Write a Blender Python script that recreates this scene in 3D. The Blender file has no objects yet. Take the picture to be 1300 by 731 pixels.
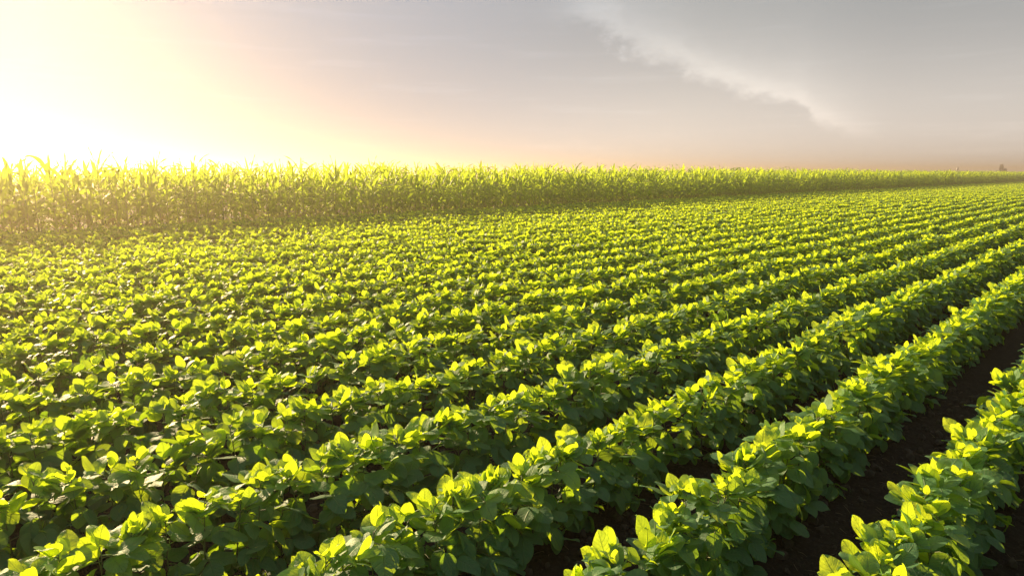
import bpy, math, random
import numpy as np
from mathutils import Vector, Matrix, Euler, noise

R = math.radians
scene = bpy.context.scene
COL = scene.collection

# ----------------------------------------------------------------- layout constants (metres)
LENS = 24.0
PITCH = R(9.47)
HEAD = R(43.7)              # the camera looks this far left of the row direction (+Y)
CAM_Z = 1.75
SPACING = 0.70              # between soybean rows
ROW0 = 0.14                 # x of the row under the camera
N_ROWS = 27                 # rows to the left of it, up to the corn
PLANT_GAP = 0.115
CORN_X = -19.6              # front row of the corn
SUN_EL = R(14.5)
SUN_LEFT = HEAD + R(41.0)   # sun direction, left of +Y

# ----------------------------------------------------------------- helpers
def link(o):
    COL.objects.link(o)
    return o

def tag(o, label=None, category=None, group=None, kind=None):
    for k, v in (('label', label), ('category', category), ('group', group), ('kind', kind)):
        if v:
            o[k] = v
    return o

class Acc:
    """collects vertices, faces, uv and a per-vertex variation value for one mesh"""
    def __init__(self):
        self.v, self.f, self.uv, self.var = [], [], [], []
    def add(self, verts, faces, uvs=None, var=0.5):
        b = len(self.v)
        self.v.extend([tuple(p) for p in verts])
        self.f.extend([tuple(i + b for i in q) for q in faces])
        self.uv.extend(uvs if uvs else [(0.5, 0.5)] * len(verts))
        self.var.extend([var] * len(verts))
    def tube(self, pts, radii, n=6, var=0.5, cap=True):
        pts = [Vector(p) for p in pts]
        verts, faces = [], []
        ref = Vector((0.31, 0.87, 0.12))
        for i, p in enumerate(pts):
            d = (pts[min(i + 1, len(pts) - 1)] - pts[max(i - 1, 0)]).normalized()
            a = d.cross(ref)
            if a.length < 1e-3:
                a = d.cross(Vector((1, 0, 0)))
            a.normalize()
            b = d.cross(a)
            for k in range(n):
                t = 2 * math.pi * k / n
                verts.append(p + (a * math.cos(t) + b * math.sin(t)) * radii[i])
        for i in range(len(pts) - 1):
            for k in range(n):
                k2 = (k + 1) % n
                faces.append((i * n + k, i * n + k2, (i + 1) * n + k2, (i + 1) * n + k))
        if cap:
            faces.append(tuple((len(pts) - 1) * n + k for k in range(n)))
        uvs = [(i / max(1, len(pts) - 1), k / n) for i in range(len(pts)) for k in range(n)]
        self.add(verts, faces, uvs, var)
    def box(self, c, s, rz=0.0, var=0.5):
        m = Matrix.Translation(c) @ Matrix.Rotation(rz, 4, 'Z')
        vs = [m @ Vector((x * s[0] / 2, y * s[1] / 2, z * s[2] / 2)) for x in (-1, 1) for y in (-1, 1) for z in (-1, 1)]
        self.add(vs, [(0, 1, 3, 2), (4, 6, 7, 5), (0, 4, 5, 1), (2, 3, 7, 6), (0, 2, 6, 4), (1, 5, 7, 3)], None, var)
    def build(self, name, mat, parent=None, smooth=True):
        me = bpy.data.meshes.new(name)
        me.from_pydata(self.v, [], self.f)
        uvl = me.uv_layers.new(name='UVMap')
        li = np.empty(len(me.loops), dtype=np.int32)
        me.loops.foreach_get('vertex_index', li)
        uvl.data.foreach_set('uv', np.array(self.uv, dtype=np.float32)[li].ravel())
        at = me.attributes.new('variation', 'FLOAT', 'POINT')
        at.data.foreach_set('value', np.array(self.var, dtype=np.float32))
        if smooth:
            me.polygons.foreach_set('use_smooth', np.ones(len(me.polygons), dtype=bool))
        me.materials.append(mat)
        me.update()
        o = link(bpy.data.objects.new(name, me))
        if parent is not None:
            o.parent = parent
        return o

class NT:
    """short-hand for building node trees"""
    def __init__(self, tree):
        self.t = tree
    def n(self, typ, **kw):
        nd = self.t.nodes.new(typ)
        for k, v in kw.items():
            setattr(nd, k, v)
        return nd
    def put(self, val, sock):
        if isinstance(val, bpy.types.NodeSocket):
            self.t.links.new(val, sock)
        elif val is not None:
            sock.default_value = val
    def m(self, op, a, b=None, c=None, clamp=False):
        nd = self.n('ShaderNodeMath', operation=op, use_clamp=clamp)
        for i, x in enumerate((a, b, c)):
            self.put(x, nd.inputs[i])
        return nd.outputs[0]
    def vm(self, op, a, b=None):
        nd = self.n('ShaderNodeVectorMath', operation=op)
        self.put(a, nd.inputs[0])
        if b is not None:
            self.put(b, nd.inputs[1])
        return nd.outputs['Value'] if op in ('DOT_PRODUCT', 'LENGTH') else nd.outputs[0]
    def mix(self, f, a, b, blend='MIX'):
        nd = self.n('ShaderNodeMix', data_type='RGBA', blend_type=blend)
        self.put(f, nd.inputs[0]); self.put(a, nd.inputs[6]); self.put(b, nd.inputs[7])
        return nd.outputs[2]
    def smooth(self, x, lo, hi, out0=0.0, out1=1.0):
        nd = self.n('ShaderNodeMapRange', interpolation_type='SMOOTHSTEP')
        self.put(x, nd.inputs[0])
        for i, v in enumerate((lo, hi, out0, out1)):
            self.put(v, nd.inputs[i + 1])
        return nd.outputs[0]
    def noise(self, vec, scale, detail=4.0, rough=0.55):
        nd = self.n('ShaderNodeTexNoise')
        self.put(vec, nd.inputs['Vector']); nd.inputs['Scale'].default_value = scale
        nd.inputs['Detail'].default_value = detail; nd.inputs['Roughness'].default_value = rough
        return nd.outputs[0]

def new_mat(name):
    m = bpy.data.materials.new(name)
    m.use_nodes = True
    m.node_tree.nodes.clear()
    k = NT(m.node_tree)
    out = k.n('ShaderNodeOutputMaterial')
    return m, k, out

# ----------------------------------------------------------------- materials
def leaf_material(name, mature, young, trans_mature, trans_young, vein, under, corn=False):
    m, k, out = new_mat(name)
    uv = k.n('ShaderNodeUVMap').outputs[0]
    sp = k.n('ShaderNodeSeparateXYZ'); k.put(uv, sp.inputs[0])
    u, v = sp.outputs[0], sp.outputs[1]
    y = k.m('ABSOLUTE', k.m('SUBTRACT', v, 0.5))
    y = k.m('MULTIPLY', y, 2.0)
    var = k.n('ShaderNodeAttribute', attribute_name='variation').outputs['Fac']
    rnd = k.n('ShaderNodeObjectInfo').outputs['Random']
    pos = k.n('ShaderNodeTexCoord').outputs['Object']
    mid = k.smooth(y, 0.02 if not corn else 0.04, 0.09 if not corn else 0.16, 1.0, 0.0)
    if corn:
        ph = k.m('FRACT', k.m('MULTIPLY', y, 9.0))
        lat = k.m('MULTIPLY', k.smooth(k.m('ABSOLUTE', k.m('SUBTRACT', ph, 0.5)), 0.2, 0.5), 0.35)
    else:
        ph = k.m('FRACT', k.m('MULTIPLY', k.m('SUBTRACT', u, k.m('MULTIPLY', y, 0.26)), 7.5))
        lat = k.smooth(k.m('ABSOLUTE', k.m('SUBTRACT', ph, 0.5)), 0.0, 0.10, 1.0, 0.0)
        lat = k.m('MULTIPLY', lat, 0.55)
    ve = k.m('MAXIMUM', mid, lat)
    age = k.m('ADD', var, k.m('MULTIPLY', k.m('SUBTRACT', rnd, 0.5), 0.25), clamp=True)
    blotch = k.noise(pos, 22.0 if not corn else 9.0, 3.0)
    base = k.mix(age, (*mature, 1), (*young, 1))
    base = k.mix(k.m('MULTIPLY', blotch, 0.35), base, (*[c * 0.55 for c in mature], 1))
    base = k.mix(k.m('MULTIPLY', ve, 0.70), base, (*vein, 1))
    spots = k.smooth(k.noise(pos, 75.0, 2.0), 0.70, 0.76)
    base = k.mix(k.m('MULTIPLY', spots, 0.6), base, (0.16, 0.12, 0.05, 1))
    dry = k.m('MULTIPLY', k.smooth(var, -0.05, -0.6), 0.8)
    base = k.mix(dry, base, (0.30, 0.24, 0.12, 1))
    back = k.n('ShaderNodeNewGeometry').outputs['Backfacing']
    base = k.mix(k.m('MULTIPLY', back, 0.6), base, (*under, 1))
    tr = k.mix(age, (*trans_mature, 1), (*trans_young, 1))
    tr = k.mix(k.m('MULTIPLY', ve, 0.4), tr, (*[c * 0.62 for c in trans_mature], 1))
    tr = k.mix(k.m('MULTIPLY', blotch, 0.3), tr, (*[c * 0.7 for c in trans_mature], 1))
    tr = k.mix(dry, tr, (0.20, 0.14, 0.05, 1))
    pb = k.n('ShaderNodeBsdfPrincipled')
    k.put(base, pb.inputs['Base Color'])
    k.put(k.m('ADD', k.m('MULTIPLY', blotch, 0.2), 0.50), pb.inputs['Roughness'])
    pb.inputs['Specular IOR Level'].default_value = 0.22
    bmp = k.n('ShaderNodeBump'); bmp.inputs['Strength'].default_value = 0.8; bmp.inputs['Distance'].default_value = 0.005
    h = k.m('SUBTRACT', k.m('MULTIPLY', k.noise(pos, 60.0, 2.0), 0.6), k.m('MULTIPLY', ve, 0.9))
    k.put(h, bmp.inputs['Height'])
    k.put(bmp.outputs[0], pb.inputs['Normal'])
    tb = k.n('ShaderNodeBsdfTranslucent'); k.put(tr, tb.inputs['Color'])
    k.put(bmp.outputs[0], tb.inputs['Normal'])
    ad = k.n('ShaderNodeAddShader')
    k.put(pb.outputs[0], ad.inputs[0]); k.put(tb.outputs[0], ad.inputs[1])
    k.put(ad.outputs[0], out.inputs[0])
    return m

M_BEAN = leaf_material('soybean_leaf', (0.012, 0.092, 0.056), (0.045, 0.140, 0.030),
                       (0.15, 0.25, 0.010), (0.72, 0.83, 0.014), (0.13, 0.20, 0.07), (0.060, 0.12, 0.060))
M_CORN = leaf_material('corn_leaf', (0.065, 0.130, 0.026), (0.11, 0.18, 0.030),
                       (0.31, 0.42, 0.018), (0.40, 0.50, 0.02), (0.18, 0.22, 0.09), (0.06, 0.12, 0.04), corn=True)

def stem_material(name, c1, c2):
    m, k, out = new_mat(name)
    pos = k.n('ShaderNodeTexCoord').outputs['Object']
    pb = k.n('ShaderNodeBsdfPrincipled')
    var = k.n('ShaderNodeAttribute', attribute_name='variation').outputs['Fac']
    f = k.m('ADD', k.m('MULTIPLY', k.noise(pos, 30.0), 0.6), k.m('MULTIPLY', var, 0.4))
    k.put(k.mix(f, (*c1, 1), (*c2, 1)), pb.inputs['Base Color'])
    pb.inputs['Roughness'].default_value = 0.55
    k.put(pb.outputs[0], out.inputs[0])
    return m
M_BEANSTEM = stem_material('soybean_stem', (0.055, 0.075, 0.022), (0.16, 0.20, 0.06))
M_CORNSTEM = stem_material('corn_stalk', (0.28, 0.36, 0.09), (0.44, 0.47, 0.17))

def soil_material():
    m, k, out = new_mat('dark_soil')
    pos = k.n('ShaderNodeTexCoord').outputs['Object']
    pb = k.n('ShaderNodeBsdfPrincipled')
    a = k.noise(pos, 3.0, 6.0, 0.6); b = k.noise(pos, 45.0, 6.0, 0.65); c = k.noise(pos, 160.0, 3.0)
    col = k.mix(a, (0.012, 0.010, 0.009, 1), (0.030, 0.025, 0.022, 1))
    col = k.mix(k.smooth(b, 0.42, 0.75), col, (0.046, 0.039, 0.034, 1))
    k.put(col, pb.inputs['Base Color'])
    pb.inputs['Roughness'].default_value = 0.95
    pb.inputs['Specular IOR Level'].default_value = 0.15
    bmp = k.n('ShaderNodeBump'); bmp.inputs['Strength'].default_value = 0.9; bmp.inputs['Distance'].default_value = 0.02
    k.put(k.m('ADD', b, k.m('MULTIPLY', c, 0.35)), bmp.inputs['Height'])
    k.put(bmp.outputs[0], pb.inputs['Normal'])
    k.put(pb.outputs[0], out.inputs[0])
    return m
M_SOIL = soil_material()

def plain(name, col, rough=0.8, spread=0.25, scale=8.0, metallic=0.0):
    m, k, out = new_mat(name)
    pos = k.n('ShaderNodeTexCoord').outputs['Object']
    pb = k.n('ShaderNodeBsdfPrincipled')
    k.put(k.mix(k.noise(pos, scale, 5.0), (*[c * (1 - spread) for c in col], 1), (*[min(1, c * (1 + spread)) for c in col], 1)), pb.inputs['Base Color'])
    pb.inputs['Roughness'].default_value = rough
    pb.inputs['Metallic'].default_value = metallic
    k.put(pb.outputs[0], out.inputs[0])
    return m
M_CLOD = plain('soil_clod', (0.044, 0.037, 0.032), 0.95, 0.5, 30.0)
M_STRAW = plain('dry_straw', (0.15, 0.115, 0.075), 0.8, 0.3, 20.0)
M_CONCRETE = plain('weathered_concrete', (0.55, 0.50, 0.46), 0.9, 0.2, 0.6)
M_SHEET = plain('galvanised_sheet', (0.55, 0.56, 0.58), 0.5, 0.15, 0.8)
M_DARKGLASS = plain('dark_window', (0.05, 0.05, 0.06), 0.3, 0.1)
M_STEEL = plain('grey_steel', (0.45, 0.45, 0.47), 0.5, 0.15)

# ----------------------------------------------------------------- camera
cam_d = bpy.data.cameras.new('camera')
cam_d.lens = LENS; cam_d.sensor_width = 36.0; cam_d.sensor_fit = 'HORIZONTAL'
cam_d.clip_start = 0.05; cam_d.clip_end = 5000.0
cam = link(bpy.data.objects.new('camera', cam_d))
cam.location = (0, 0, CAM_Z)
cam.rotation_euler = (R(90) - PITCH, 0, HEAD)
scene.camera = cam
CR = cam.rotation_euler.to_matrix().inverted()
def project(p):
    """photo pixel (1300 wide) and depth of a world point"""
    q = CR @ (Vector(p) - Vector((0, 0, CAM_Z)))
    d = -q.z
    if d <= 0.05:
        return None
    f = 1300 * LENS / 36
    return 650 + f * q.x / d, 365.5 - f * q.y / d, d

# ----------------------------------------------------------------- soybean plants
LEAF_U = (0.0, 0.07, 0.18, 0.33, 0.50, 0.66, 0.80, 0.91, 0.975, 1.0)
LEAF_W = (0.10, 0.54, 0.86, 1.00, 0.97, 0.85, 0.65, 0.41, 0.18, 0.0)
def leaflet(acc, base, direction, normal, L, W, rng, var, fold, curl, nu=9, nv=4):
    """ovate leaflet: u runs from its base to its tip, v across"""
    d = direction.normalized()
    s = normal.cross(d)
    if s.length < 1e-4:
        s = Vector((1, 0, 0)).cross(d)
    s.normalize()
    nn = d.cross(s).normalized()
    ph, wav = rng.uniform(0, 6.28), rng.uniform(0.01, 0.075) * L
    side = rng.uniform(-0.12, 0.12)
    verts, uvs, faces = [], [], []
    x = 0.0; z = 0.0; ang = 0.0
    for i in range(nu + 1):
        u = LEAF_U[i]
        w = W * 0.5 * LEAF_W[i]
        for j in range(nv + 1):
            t = j / nv * 2 - 1
            yv = t * w
            zz = z + fold * abs(yv) + wav * math.sin(ph + u * 7 + t * 2.2) * abs(t)
            zz -= 0.9 * fold * (yv * yv) / max(W * 0.5, 1e-4)
            verts.append(base + d * (x - 0.0 * abs(t)) + s * (yv + side * x * u * 0.5) + nn * zz)
            uvs.append((u, (t + 1) / 2))
        if i < nu:
            du = LEAF_U[i + 1] - u
            ang -= curl * du
            x += L * du * math.cos(ang); z += L * du * math.sin(ang)
    for i in range(nu):
        for j in range(nv):
            a = i * (nv + 1) + j
            faces.append((a, a + 1, a + nv + 2, a + nv + 1))
    acc.add(verts, faces, uvs, var)

def trifoliate(fol, stem, p0, az, rise, plen, size, pitch, rng, var, cone=0.0):
    """petiole and three leaflets; PITCH is how far the blades point up (+) or hang (-)"""
    h = Vector((math.cos(az), math.sin(az), 0))
    up = Vector((0, 0, 1))
    d0 = (h * math.cos(rise) + up * math.sin(rise))
    p1 = p0 + d0 * plen * 0.55
    d1 = (h * math.cos(rise * 0.55) + up * math.sin(rise * 0.55))
    p2 = p1 + d1 * plen * 0.45
    stem.tube([p0, p1, p2], [0.0024, 0.0019, 0.0015], 5, 0.5)
    roll = rng.gauss(0, 0.30)
    for k, da in enumerate((0.0, 1.15, -1.15)):
        a = az + da + rng.gauss(0, 0.16)
        hh = Vector((math.cos(a), math.sin(a), 0))
        pt = pitch + rng.gauss(0, 0.22) + (0.12 if k else 0.0)
        d = hh * math.cos(pt) + up * math.sin(pt)
        nrm = up * math.cos(pt) - hh * math.sin(pt)
        nrm = Matrix.Rotation(roll + (0.35 if k == 1 else -0.35 if k == 2 else 0.0) * rng.uniform(-0.6, 1.0), 3, d) @ nrm
        st = 0.026 if k == 0 else 0.006
        b = p2 + d1 * st * 0.6 + d * st * 0.4
        stem.tube([p2, b], [0.0015, 0.0012], 4, 0.6, cap=False)
        L = size * rng.uniform(0.88, 1.12) * (1.06 if k == 0 else 0.96)
        leaflet(fol, b, d, nrm, L, L * rng.uniform(0.70, 0.86), rng, min(1.0, max(0.0, var + rng.gauss(0, 0.15))),
                rng.uniform(0.02, 0.45), rng.gauss(0.35, 0.40))

def soybean_mesh(seed):
    rng = random.Random(seed)
    fol, stem = Acc(), Acc()
    H = rng.uniform(0.42, 0.45)
    lean = Vector((rng.uniform(-0.05, 0.05), rng.uniform(-0.04, 0.04), 0))
    N = 17
    def at(t):
        return lean * t * t + Vector((0, 0, H * t - 0.02))
    stem.tube([at(i / 6) for i in range(7)], [0.0045 - 0.0028 * i / 6 for i in range(7)], 6, 0.4)
    base_az = rng.choice((0.0, math.pi)) + rng.gauss(0, 0.3)
    for i in range(N):
        side = base_az + (i % 2) * math.pi
        if i < 5:        # low leaves spread at the foot of the row
            trifoliate(fol, stem, at(0.13 + 0.065 * i), side + rng.gauss(0, 0.75), R(rng.uniform(0, 30)), rng.uniform(0.07, 0.13), rng.uniform(0.068, 0.090), R(rng.uniform(-65, -10)), rng, 0.05)
        elif i < 11:     # the flank: broad shingled blades
            t = 0.40 + 0.07 * (i - 5)
            trifoliate(fol, stem, at(t), side + rng.gauss(0, 0.75), R(rng.uniform(10, 40)), rng.uniform(0.05, 0.10) * (1.25 - 0.5 * t), rng.uniform(0.085, 0.114), R(rng.choice((rng.uniform(-65, -25), rng.uniform(-28, 5)))), rng, 0.12)
        elif i < 16:     # the crest: a close, level, narrow band
            trifoliate(fol, stem, at(0.82 + 0.03 * (i - 11)), rng.choice((0.5, 1.5)) * math.pi + rng.gauss(0, 0.8), R(rng.uniform(10, 50)), rng.uniform(0.015, 0.06), rng.uniform(0.082, 0.108), R(rng.choice((rng.uniform(-15, 25), rng.uniform(10, 45), rng.uniform(30, 65)))), rng, 0.40)
        else:
            trifoliate(fol, stem, at(0.97), rng.uniform(0, 6.28), R(rng.uniform(40, 75)), rng.uniform(0.015, 0.04), rng.uniform(0.062, 0.085), R(rng.uniform(20, 75)), rng, 0.58)
    # a small tuft of the youngest leaves at the tip
    if rng.random() < 0.6:
        trifoliate(fol, stem, at(1.0), rng.uniform(0, 6.28), R(80), 0.02, rng.uniform(0.03, 0.045), R(rng.uniform(40, 75)), rng, 0.95)
    return fol, stem

N_VAR = 18
bean_protos = []
for i in range(N_VAR):
    fol, stem = soybean_mesh(100 + i)
    root = link(bpy.data.objects.new('soybean_plant', None))
    root.empty_display_size = 0.1
    s_ = stem.build('stem', M_BEANSTEM, root)
    f_ = fol.build('foliage', M_BEAN, root)
    bean_protos.append((root, s_, f_))

rng = random.Random(7)
# every plant: (x, y, z, rz, scale, variant, row)
plants = []
for r in list(range(-6, N_ROWS + 1)) + list(range(-22, -6)):
    x0 = ROW0 - SPACING * r
    y = -3.0 + rng.uniform(0, PLANT_GAP)
    y_end = 200.0 if r < 0 else min(270.0, 45.0 + 12.0 * max(1, r) * 1.25)
    ph1, ph2 = rng.uniform(0, 6.28), rng.uniform(0, 6.28)
    gap_left = 0
    while y < y_end:
        y += PLANT_GAP * rng.uniform(0.75, 1.25)
        vig = 1.0 + 0.03 * math.sin(y * 0.9 + ph1) + 0.03 * math.sin(y * 2.7 + ph2)
        if rng.random() < 0.012:
            y += rng.uniform(0.05, 0.16)
        sc = vig * rng.uniform(0.96, 1.06)
        if rng.random() < 0.03:
            sc *= rng.uniform(0.70, 0.85)
        plants.append((x0 + rng.gauss(0, 0.018), y, 0.0, rng.choice((0, math.pi)) + rng.gauss(0, 0.35), sc, rng.randrange(N_VAR), r))

def in_frame(p, m=0):
    q = project(p)
    return q is not None and -m < q[0] < 1300 + m and -m < q[1] < 731 + m
cand = []
for i, p in enumerate(plants):
    q = project((p[0], p[1], 0.34 * p[4]))
    if q and 2 < q[0] < 1298 and 2 < q[1] < 729:
        cand.append((q[2] / p[4], i))
cand.sort()
single = sorted(i for _, i in cand[:300])

ORD = ('zeroth first second third fourth fifth sixth seventh eighth ninth tenth eleventh twelfth thirteenth fourteenth fifteenth sixteenth '
       'seventeenth eighteenth nineteenth twentieth').split()
TENS = {20: 'twenty', 30: 'thirty', 40: 'forty', 50: 'fifty', 60: 'sixty'}
TENTH = {20: 'twentieth', 30: 'thirtieth', 40: 'fortieth', 50: 'fiftieth', 60: 'sixtieth'}
def ordinal(n):
    if n <= 20:
        return ORD[n]
    return TENTH[n] if n % 10 == 0 else TENS[n // 10 * 10] + '-' + ORD[n % 10]

by_row = {}
for i in single:
    by_row.setdefault(plants[i][6], []).append(i)
rows_seen = sorted(by_row)            # the row nearest the right edge comes first
used = [False] * N_VAR
for ri, r in enumerate(rows_seen):
    idx = sorted(by_row[r], key=lambda i: plants[i][1])
    first = project((plants[idx[0]][0], plants[idx[0]][1], 0.34))
    start = 'bottom edge' if first[1] > 640 and first[0] > 60 else 'left edge'
    row_txt = 'rightmost row' if ri == 0 else ORD[ri + 1] + ' row from the right'
    for n, i in enumerate(idx):
        x, y, z, rz, sc, va, _ = plants[i]
        root, s_, f_ = bean_protos[va]
        if used[va]:
            c = link(root.copy())
            for ch in (s_, f_):
                d = link(ch.copy()); d.parent = c
            root = c
        used[va] = True
        root.location = (x, y, z); root.rotation_euler = (0, 0, rz); root.scale = (sc, sc, sc)
        look = 'tall' if sc > 1.07 else 'low' if sc < 0.94 else 'leafy'
        tag(root, f'{look} soybean plant, {ordinal(n + 1)} from the {start} in the {row_txt}', 'soybean plant', 'soybean plants in the nearest rows')
for va in range(N_VAR):
    if not used[va]:
        print('UNUSED VARIANT', va)

def scatter(name, pts, rots, scales, variants, sources):
    """one object that draws instanced plants on its points (ground cover nobody could count)"""
    me = bpy.data.meshes.new(name)
    me.vertices.add(len(pts))
    me.vertices.foreach_set('co', np.array(pts, dtype=np.float32).ravel())
    a = me.attributes.new('turn', 'FLOAT_VECTOR', 'POINT'); a.data.foreach_set('vector', np.array(rots, dtype=np.float32).ravel())
    a = me.attributes.new('size', 'FLOAT', 'POINT'); a.data.foreach_set('value', np.array(scales, dtype=np.float32))
    a = me.attributes.new('which', 'INT', 'POINT'); a.data.foreach_set('value', np.array(variants, dtype=np.int32))
    o = link(bpy.data.objects.new(name, me))
    ng = bpy.data.node_groups.new(name, 'GeometryNodeTree')
    ng.interface.new_socket('Geometry', in_out='INPUT', socket_type='NodeSocketGeometry')
    ng.interface.new_socket('Geometry', in_out='OUTPUT', socket_type='NodeSocketGeometry')
    N, Lk = ng.nodes, ng.links
    gi, go = N.new('NodeGroupInput'), N.new('NodeGroupOutput')
    jall = N.new('GeometryNodeJoinGeometry')
    for parts in sources:
        j = N.new('GeometryNodeJoinGeometry')
        for part in parts:
            oi = N.new('GeometryNodeObjectInfo'); oi.transform_space = 'ORIGINAL'
            oi.inputs['Object'].default_value = part
            Lk.new(oi.outputs['Geometry'], j.inputs[0])
        g2 = N.new('GeometryNodeGeometryToInstance')
        Lk.new(j.outputs[0], g2.inputs[0]); Lk.new(g2.outputs[0], jall.inputs[0])
    iop = N.new('GeometryNodeInstanceOnPoints')
    iop.inputs['Pick Instance'].default_value = True
    def named(nm, typ):
        nd = N.new('GeometryNodeInputNamedAttribute'); nd.data_type = typ
        nd.inputs['Name'].default_value = nm
        return nd.outputs['Attribute']
    m2p = N.new('GeometryNodeMeshToPoints')
    Lk.new(gi.outputs[0], m2p.inputs['Mesh']); Lk.new(m2p.outputs[0], iop.inputs['Points'])
    Lk.new(jall.outputs[0], iop.inputs['Instance'])
    Lk.new(named('which', 'INT'), iop.inputs['Instance Index'])
    Lk.new(named('turn', 'FLOAT_VECTOR'), iop.inputs['Rotation'])
    Lk.new(named('size', 'FLOAT'), iop.inputs['Scale'])
    Lk.new(iop.outputs[0], go.inputs[0])
    md = o.modifiers.new('scatter', 'NODES'); md.node_group = ng
    return o

sset = set(single)
rest = [p for i, p in enumerate(plants) if i not in sset]
o = scatter('soybean_rows', [p[:3] for p in rest], [(0, 0, p[3]) for p in rest], [p[4] for p in rest], [p[5] for p in rest],
            [(s_, f_) for _, s_, f_ in bean_protos])
tag(o, 'low green soybean rows filling the field towards the corn', 'soybean field', kind='stuff')

# ----------------------------------------------------------------- corn
def corn_leaf(acc, p0, az, rise, L, W, droop, rng, var, n=11):
    h = Vector((math.cos(az), math.sin(az), 0)); up = Vector((0, 0, 1))
    side = Vector((-math.sin(az), math.cos(az), 0))
    tw0, tw1 = rng.uniform(-0.4, 0.4), rng.uniform(-1.2, 1.2)
    verts, uvs, faces = [], [], []
    p = p0.copy(); ang = rise
    ph = rng.uniform(0, 6.28)
    for i in range(n + 1):
        u = i / n
        w = W * 0.5 * min(1.0, 0.45 + 3.2 * u) * (1 - u ** 2.4) ** 0.8
        d = h * math.cos(ang) + up * math.sin(ang)
        nrm = up * math.cos(ang) - h * math.sin(ang)
        tw = tw0 + (tw1 - tw0) * u
        sv = side * math.cos(tw) + nrm * math.sin(tw)
        nv = d.cross(sv) * -1
        wave = 0.010 * math.sin(ph + u * 16)
        for t, lift in ((-1, 0.28), (0, 0.0), (1, 0.28)):
            verts.append(p + sv * (w * t) - nv * (-w * lift) + nv * (wave * t))
            uvs.append((u, (t + 1) / 2))
        ang -= droop * (0.25 + 1.5 * u) / n
        p = p + (h * math.cos(ang) + up * math.sin(ang)) * (L / n)
    for i in range(n):
        for j in range(2):
            a = i * 3 + j
            faces.append((a, a + 1, a + 4, a + 3))
    acc.add(verts, faces, uvs, var)

def corn_mesh(seed):
    rng = random.Random(seed)
    fol, st = Acc(), Acc()
    H = rng.uniform(1.45, 1.62)
    lean = Vector((rng.uniform(-0.06, 0.06), rng.uniform(-0.06, 0.06), 0))
    def at(t):
        return lean * t * t + Vector((0, 0, H * t - 0.03))
    n = 9
    pts, rad = [], []
    for i in range(n * 2 + 1):
        t = i / (n * 2)
        pts.append(at(t)); rad.append((0.0145 - 0.0085 * t) * (1.12 if i % 2 == 0 else 0.95))
    st.tube(pts, rad, 7, 0.5)
    az0 = rng.uniform(0, 6.28)
    N = 11
    for i in range(N):
        t = 0.09 + 0.88 * i / (N - 1)
        az = az0 + (i % 2) * math.pi + rng.gauss(0, 0.35)
        low = i < 3
        L = rng.uniform(0.45, 0.68) if low else rng.uniform(0.70, 0.95) * (1.0 if i < 8 else 0.85)
        W = rng.uniform(0.05, 0.07) if low else rng.uniform(0.08, 0.115)
        rise = R(rng.uniform(35, 60)) if i < 9 else R(rng.uniform(62, 80))
        droop = rng.uniform(1.7, 2.7) if i < 8 else rng.uniform(0.6, 1.8)
        corn_leaf(fol, at(t), az, rise, L, W, droop, rng, min(1, max(0, 0.18 + 0.62 * t * t + rng.gauss(0, 0.12))) if not (low and rng.random() < 0.4) else rng.uniform(-0.6, -0.1))
    for k in range(2):      # rolled whorl leaves stand up at the top
        corn_leaf(fol, at(1.0), rng.uniform(0, 6.28), R(rng.uniform(74, 87)), rng.uniform(0.34, 0.62), 0.05, rng.uniform(0.05, 0.6), rng, 0.8)
    return fol, st

N_CV = 12
corn_protos = []
for i in range(N_CV):
    fol, st = corn_mesh(500 + i)
    root = link(bpy.data.objects.new('corn_plant', None))
    root.empty_display_size = 0.3
    s_ = st.build('stalk', M_CORNSTEM, root)
    f_ = fol.build('foliage', M_CORN, root)
    corn_protos.append((root, s_, f_))

rng = random.Random(21)
corn = []
for r in range(7):
    x0 = CORN_X - 0.70 * r
    y = -12.0
    while y < 290.0:
        y += 0.30 * rng.uniform(0.6, 1.4)
        sc = rng.uniform(0.87, 1.10) + 0.03 * math.sin(y * 0.21 + r)
        corn.append([x0 + rng.gauss(0, 0.03), y, 0.0, rng.uniform(0, 6.28), sc, rng.randrange(N_CV), r])
front = [i for i, c in enumerate(corn) if c[6] == 0 and in_frame((c[0], c[1], 1.0)) ]
front.sort(key=lambda i: corn[i][1])
front = front[:300]
# the tallest spike of the photo stands a tenth of the way along the left part
tallest = min(front, key=lambda i: abs(project((corn[i][0], corn[i][1], 1.5))[0] - 131))
corn[tallest][4] = 1.17
cused = [False] * N_CV
for n, i in enumerate(front):
    x, y, z, rz, sc, va, _ = corn[i]
    root, s_, f_ = corn_protos[va]
    if cused[va]:
        c = link(root.copy())
        for ch in (s_, f_):
            d = link(ch.copy()); d.parent = c
        root = c
    cused[va] = True
    root.location = (x, y, z); root.rotation_euler = (0, 0, rz); root.scale = (sc, sc, sc)
    if i == tallest:
        lab = 'tallest corn plant, its spiky top rising above all the others'
    elif n < 60:
        lab = f'{"tall" if sc > 1.04 else "short" if sc < 0.94 else "green"} corn plant, {ordinal(n + 1)} from the left edge in the front corn row'
    else:
        lab = 'small corn plant far along the front corn row, beyond the sixty nearest the left edge'
    tag(root, lab, 'corn plant', 'corn plants in the front row beyond the sixtieth' if (n >= 60) else 'corn plants at the left end of the front row')
fs = set(front)
crest = [c for i, c in enumerate(corn) if i not in fs]
o = scatter('corn_field', [c[:3] for c in crest], [(0, 0, c[3]) for c in crest], [c[4] for c in crest], [c[5] for c in crest],
            [(s_, f_) for _, s_, f_ in corn_protos])
tag(o, 'tall green corn standing in a dense block behind its front row', 'corn field', kind='stuff')

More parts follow.
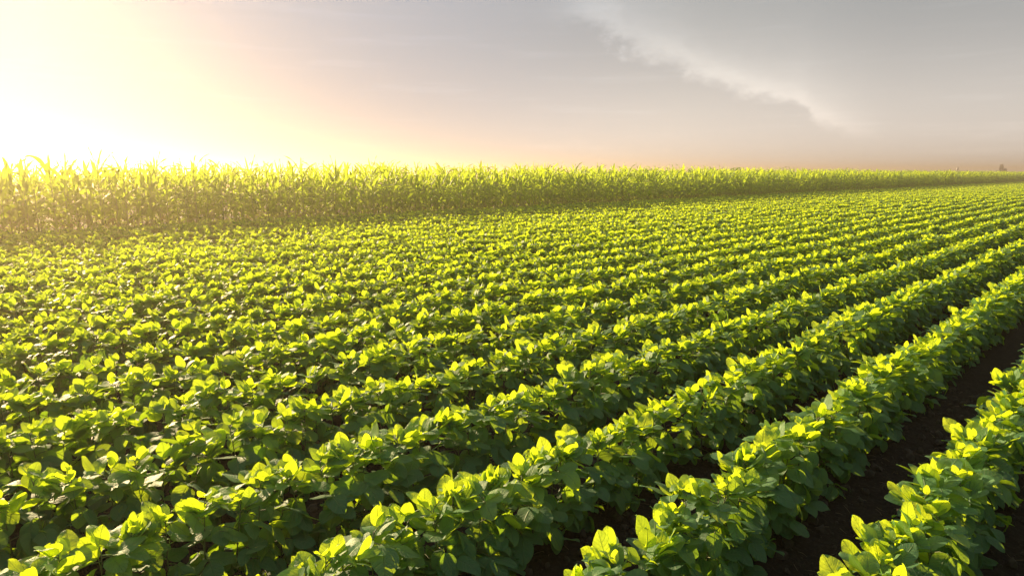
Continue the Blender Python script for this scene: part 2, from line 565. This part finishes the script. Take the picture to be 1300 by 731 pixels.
# ----------------------------------------------------------------- ground
def axis(lo, a, b, hi, step, grow=1.22):
    xs = list(np.arange(a, b + 1e-6, step))
    s = step
    while xs[-1] < hi:
        s *= grow; xs.append(min(hi, xs[-1] + s))
    s = step; left = []
    c = a
    while c > lo:
        s *= grow; c = max(lo, c - s); left.append(c)
    return np.array(left[::-1] + xs)
GX = axis(-620, -4.5, 1.0, 620, 0.022); GY = axis(-620, -0.2, 7.0, 620, 0.022)
def soil_z(x, y):
    near = max(0.0, 1.0 - max(0.0, math.hypot(x + 1.5, y - 2.5) - 5.0) / 6.0)
    ridge = 0.020 * math.cos((x - ROW0) / SPACING * 2 * math.pi) if -19.5 < x < 5 else 0.0
    if near <= 0:
        return ridge * 0.0
    v = Vector((x, y, 0.0))
    d = 0.016 * noise.fractal(v * 9.0, 0.9, 2.0, 3) + 0.010 * abs(noise.noise(v * 26.0)) + 0.006 * noise.noise(v * 55.0)
    return near * (ridge + d - 0.012)
nx, ny = len(GX), len(GY)
gv = [(x, y, soil_z(x, y)) for y in GY for x in GX]
gf = [(j * nx + i, j * nx + i + 1, (j + 1) * nx + i + 1, (j + 1) * nx + i) for j in range(ny - 1) for i in range(nx - 1)]
me = bpy.data.meshes.new('ground')
me.from_pydata(gv, [], gf); me.materials.append(M_SOIL)
me.polygons.foreach_set('use_smooth', np.ones(len(me.polygons), dtype=bool))
g = link(bpy.data.objects.new('ground', me)); tag(g, 'dark crumbly soil between the crop rows', 'soil', kind='structure')

# loose clods and dry straw on the soil
rng = random.Random(3)
cl, sw = Acc(), Acc()
ICO_V = []
t_ = (1 + 5 ** 0.5) / 2
for a, b in ((-1, t_), (1, t_), (-1, -t_), (1, -t_)):
    ICO_V.append(Vector((a, b, 0)).normalized())
for a, b in ((-1, t_), (1, t_), (-1, -t_), (1, -t_)):
    ICO_V.append(Vector((0, a, b)).normalized())
for a, b in ((t_, -1), (t_, 1), (-t_, -1), (-t_, 1)):
    ICO_V.append(Vector((a, 0, b)).normalized())
ICO_F = [(0, 11, 5), (0, 5, 1), (0, 1, 7), (0, 7, 10), (0, 10, 11), (1, 5, 9), (5, 11, 4), (11, 10, 2), (10, 7, 6), (7, 1, 8),
         (3, 9, 4), (3, 4, 2), (3, 2, 6), (3, 6, 8), (3, 8, 9), (4, 9, 5), (2, 4, 11), (6, 2, 10), (8, 6, 7), (9, 8, 1)]
for _ in range(7500):
    x = rng.uniform(-3.4, 0.6); y = rng.uniform(0.2, 6.5)
    s = min(0.035, 0.0035 * math.exp(rng.expovariate(1.15)))
    c = Vector((x, y, soil_z(x, y) + s * 0.25))
    e = Euler((rng.uniform(0, 6), rng.uniform(0, 6), rng.uniform(0, 6))).to_matrix()
    cl.add([c + e @ Vector((v.x * s * rng.uniform(0.7, 1.3), v.y * s * rng.uniform(0.6, 1.1), v.z * s * rng.uniform(0.6, 1.0))) for v in ICO_V], ICO_F, None, rng.random())
for _ in range(1100):
    x = rng.uniform(-3.4, 0.5); y = rng.uniform(0.2, 6.5)
    L = rng.uniform(0.02, 0.09); a = rng.uniform(0, 6.28); z = soil_z(x, y) + 0.006
    p = Vector((x, y, z)); q = p + Vector((math.cos(a) * L, math.sin(a) * L, rng.uniform(-0.003, 0.014)))
    mid = p.lerp(q, 0.5) + Vector((rng.uniform(-.006, .006), rng.uniform(-.006, .006), rng.uniform(0, .006)))
    sw.tube([p, mid, q], [0.0011, 0.0013, 0.0008], 4, rng.random())
o = cl.build('soil_clods', M_CLOD, smooth=False); tag(o, 'small dark soil clods scattered between the soybean rows', 'soil clods', kind='stuff')
o = sw.build('dry_straw', M_STRAW); tag(o, 'bits of dry straw lying on the dark soil', 'straw', kind='stuff')

# ----------------------------------------------------------------- far buildings on the horizon
def at_pixel(px, dist):
    f = 1300 * LENS / 36
    az = HEAD - math.atan((px - 650) * 1.0 / (f / math.cos(PITCH)))
    return Vector((-math.sin(az) * dist, math.cos(az) * dist, 0)), az
D = 300.0
c, az = at_pixel(1272, D)
gt = link(bpy.data.objects.new('silo_tower', None)); gt.location = c; gt.rotation_euler = (0, 0, az); gt.scale = (0.37, 0.37, 0.45)
tag(gt, 'pale stepped silo tower standing on the horizon above the far end of the corn', 'silo')
a = Acc(); a.box((-0.9, 0, 5.0), (3.4, 4.2, 10.0)); tw = a.build('tower', M_CONCRETE, gt, False)
a = Acc()
for zz in (3.0, 5.6, 8.2):
    for xx in (-1.7, -0.2):
        a.box((xx, -2.12, zz), (0.55, 0.06, 0.9))
w = a.build('window', M_DARKGLASS, tw, False)
a = Acc(); a.box((-0.9, 0, 10.6), (2.6, 3.0, 1.2)); a.box((-0.9, 0, 11.26), (2.9, 3.3, 0.12)); a.build('head_house', M_CONCRETE, gt, False)
a = Acc(); a.tube([(2.1, 0, 0), (2.1, 0, 7.6), (2.1, 0, 7.62), (2.1, 0, 8.5)], [1.45, 1.45, 1.5, 0.3], 20, 0.5); a.build('storage_bin', M_SHEET, gt)
a = Acc(); a.tube([(-0.6, 0, 11.3), (-0.6, 0, 13.4)], [0.12, 0.06], 6, 0.5); a.build('mast', M_STEEL, gt)

c, az = at_pixel(1215, D)
wt = link(bpy.data.objects.new('water_tower', None)); wt.location = c; wt.rotation_euler = (0, 0, az); wt.scale = (0.40, 0.40, 0.47)
tag(wt, 'tiny slender water tower on the horizon left of the stepped silo', 'water tower')
a = Acc(); a.tube([(0, 0, 0), (0, 0, 6.2)], [0.5, 0.45], 12, 0.5); a.build('column', M_STEEL, wt)
a = Acc(); a.tube([(0, 0, 6.0), (0, 0, 6.6), (0, 0, 8.2), (0, 0, 8.9)], [0.5, 0.95, 0.95, 0.15], 16, 0.5); a.build('tank', M_STEEL, wt)
a = Acc(); a.tube([(0, 0, 8.9), (0, 0, 10.6)], [0.07, 0.04], 6, 0.5); a.build('mast', M_STEEL, wt)

# ----------------------------------------------------------------- air
SKY_POW, SKY_GAIN = 0.32, 1.68
HAZE_DENSITY = 0.0029
a = Acc(); a.box((0, 0, 2.8), (1250, 1250, 7.6))  # scattering volume added for a golden veil towards the sun
m, k, out = new_mat('haze')
pv = k.n('ShaderNodeVolumePrincipled')
pv.inputs['Color'].default_value = (1.0, 0.79, 0.56, 1)  # orange tint chosen to warm that added veil
pv.inputs['Density'].default_value = HAZE_DENSITY
pv.inputs['Anisotropy'].default_value = 0.72
k.put(pv.outputs[0], out.inputs['Volume'])
hz = a.build('haze', m, None, False); tag(hz, 'thin warm haze added for a golden glow over the fields', 'haze', kind='stuff')

# ----------------------------------------------------------------- sun
SD = Vector((-math.sin(SUN_LEFT) * math.cos(SUN_EL), math.cos(SUN_LEFT) * math.cos(SUN_EL), math.sin(SUN_EL)))
sl = bpy.data.lights.new('sun', 'SUN'); sl.energy = 5.0; sl.angle = R(0.6); sl.color = (1.0, 0.74, 0.40)
so = link(bpy.data.objects.new('sun', sl)); so.rotation_euler = SD.to_track_quat('Z', 'Y').to_euler(); so.location = SD * 900

# ----------------------------------------------------------------- sky
w = bpy.data.worlds.new('World'); scene.world = w; w.use_nodes = True
w.node_tree.nodes.clear()
k = NT(w.node_tree)
wo = k.n('ShaderNodeOutputWorld'); bg = k.n('ShaderNodeBackground')
sky = k.n('ShaderNodeTexSky', sky_type='NISHITA'); sky.sun_disc = False
sky.sun_elevation = SUN_EL; sky.sun_rotation = -SUN_LEFT
sky.altitude = 0.0; sky.air_density = 1.0; sky.dust_density = 4.0; sky.ozone_density = 1.0
dirn = k.n('ShaderNodeTexCoord').outputs['Generated']
dsp = k.n('ShaderNodeSeparateXYZ'); k.put(dirn, dsp.inputs[0])
el = k.m('MULTIPLY', k.m('ARCSINE', dsp.outputs[2]), 180 / math.pi)          # elevation, degrees
hx, hy = -math.sin(HEAD), math.cos(HEAD)
azm = k.m('MULTIPLY', k.m('ARCTAN2', k.vm('DOT_PRODUCT', dirn, (hy, -hx, 0)), k.vm('DOT_PRODUCT', dirn, (hx, hy, 0))), 180 / math.pi)
bw = k.n('ShaderNodeRGBToBW'); k.put(sky.outputs[0], bw.inputs[0])
lum = k.m('POWER', bw.outputs[0], SKY_POW)                                    # a thin veil of cloud evens the sky out
lum = k.m('MULTIPLY', lum, SKY_GAIN)
lum = k.m('DIVIDE', lum, k.m('SQRT', k.m('ADD', 1.0, k.m('POWER', k.m('DIVIDE', lum, 2.1), 2.0))))
low = k.smooth(el, -1.0, 15.0, 1.0, 0.0)
tint = k.mix(low, (0.98, 1.03, 1.05, 1), (1.25, 1.13, 1.02, 1))
near_sun = k.smooth(k.vm('DOT_PRODUCT', dirn, tuple(SD)), 0.55, 0.97)
boost = k.m('ADD', 1.0, k.m('MULTIPLY', k.smooth(el, -1.0, 13.0, 0.80, 0.0), k.m('SUBTRACT', 1.0, near_sun)))
skyc = k.mix(1.0, tint, k.m('MULTIPLY', lum, boost), 'MULTIPLY')
# one feathered cloud bank, higher towards the left, and a few faint streaks
cv = k.n('ShaderNodeCombineXYZ'); k.put(azm, cv.inputs[0]); k.put(el, cv.inputs[1])
ae = cv.outputs[0]
def stretched(sx, sy, off):
    mp = k.n('ShaderNodeMapping'); k.put(ae, mp.inputs[0])
    mp.inputs['Scale'].default_value = (sx, sy, 1); mp.inputs['Location'].default_value = (off, off * 0.7, 0)
    mp.inputs['Rotation'].default_value = (0, 0, 0.30)
    return mp.outputs[0]
n1 = k.m('SUBTRACT', k.noise(stretched(0.30, 0.55, 3.1), 1.0, 6.0, 0.62), 0.5)
n2 = k.m('SUBTRACT', k.noise(stretched(0.9, 1.3, 8.4), 1.0, 5.0, 0.6), 0.5)
fc = k.n('ShaderNodeFloatCurve')
cm = fc.mapping; pts = ((0.0, 13.6), (3.1, 12.3), (5.7, 11.7), (8.2, 10.4), (9.4, 9.5), (11.3, 9.1), (13.4, 8.5), (14.3, 7.8), (17.3, 6.85), (20.5, 5.95), (22.5, 5.3), (23.3, 4.3), (26.9, 3.0), (40.0, 1.0))
cu = cm.curves[0]
while len(cu.points) < len(pts):
    cu.points.new(0.5, 0.5)
for q, (ax_, el_) in zip(cu.points, pts):
    q.location = (ax_ / 40.0, el_ / 14.0); q.handle_type = 'AUTO_CLAMPED'
cm.update()
azw = k.m('ADD', azm, k.m('MULTIPLY', k.m('ADD', n1, n2), k.smooth(azm, 4.0, 20.0, 3.6, 1.0)))
k.put(k.m('DIVIDE', azw, 40.0, clamp=True), fc.inputs['Value'])
ridge = k.m('MULTIPLY', fc.outputs[0], 14.0)
wob = k.smooth(azm, 4.0, 14.0, 4.5, 1.8)
dist = k.m('ADD', k.m('SUBTRACT', el, ridge), k.m('ADD', k.m('MULTIPLY', n1, wob), k.m('MULTIPLY', n2, 0.6)))
edge = k.smooth(dist, -1.0, k.smooth(azm, 5.0, 20.0, 2.0, 0.9))
body = k.m('EXPONENT', k.m('DIVIDE', k.m('MAXIMUM', dist, 0.0), k.smooth(azm, 6.0, 22.0, -1.8, -0.45)))
body = k.m('ADD', k.m('MULTIPLY', body, 0.85), k.m('MULTIPLY', k.m('EXPONENT', k.m('DIVIDE', k.m('MAXIMUM', dist, 0.0), -5.0)), 0.50))
body = k.m('MULTIPLY', body, k.m('ADD', 1.0, k.m('MULTIPLY', n1, 1.2)))
span = k.m('MULTIPLY', k.smooth(azm, 1.5, 8.5), k.smooth(azm, 21.5, 29.0, 1.0, 0.0))
cloud = k.m('MULTIPLY', k.m('MULTIPLY', edge, body), span)
streak = k.m('MULTIPLY', k.smooth(k.noise(stretched(0.07, 0.9, 1.7), 1.0, 5.0, 0.6), 0.5, 0.8), 0.10)
gain = k.m('ADD', k.m('ADD', 1.0, k.m('MULTIPLY', cloud, 0.52)), streak)
skyc = k.mix(1.0, skyc, gain, 'MULTIPLY')
skyc = k.mix(k.m('MULTIPLY', cloud, 0.5, clamp=True), skyc, k.mix(1.0, skyc, (1.06, 1.0, 0.93, 1), 'MULTIPLY'))
skyc = k.mix(near_sun, skyc, k.mix(1.0, skyc, (0.91, 0.98, 1.15, 1), 'MULTIPLY'))
k.put(skyc, bg.inputs[0]); bg.inputs[1].default_value = 0.10
k.put(bg.outputs[0], wo.inputs[0])

# ----------------------------------------------------------------- output
vs = scene.view_settings
vs.view_transform = 'Standard'; vs.look = 'None'; vs.exposure = 1.32; vs.gamma = 1.0; vs.use_curve_mapping = False
cy = scene.cycles
cy.max_bounces = 8; cy.diffuse_bounces = 3; cy.glossy_bounces = 2; cy.transmission_bounces = 4; cy.volume_bounces = 0
cy.use_denoising = True; cy.denoising_prefilter = 'ACCURATE'; cy.denoising_input_passes = 'RGB_ALBEDO_NORMAL'
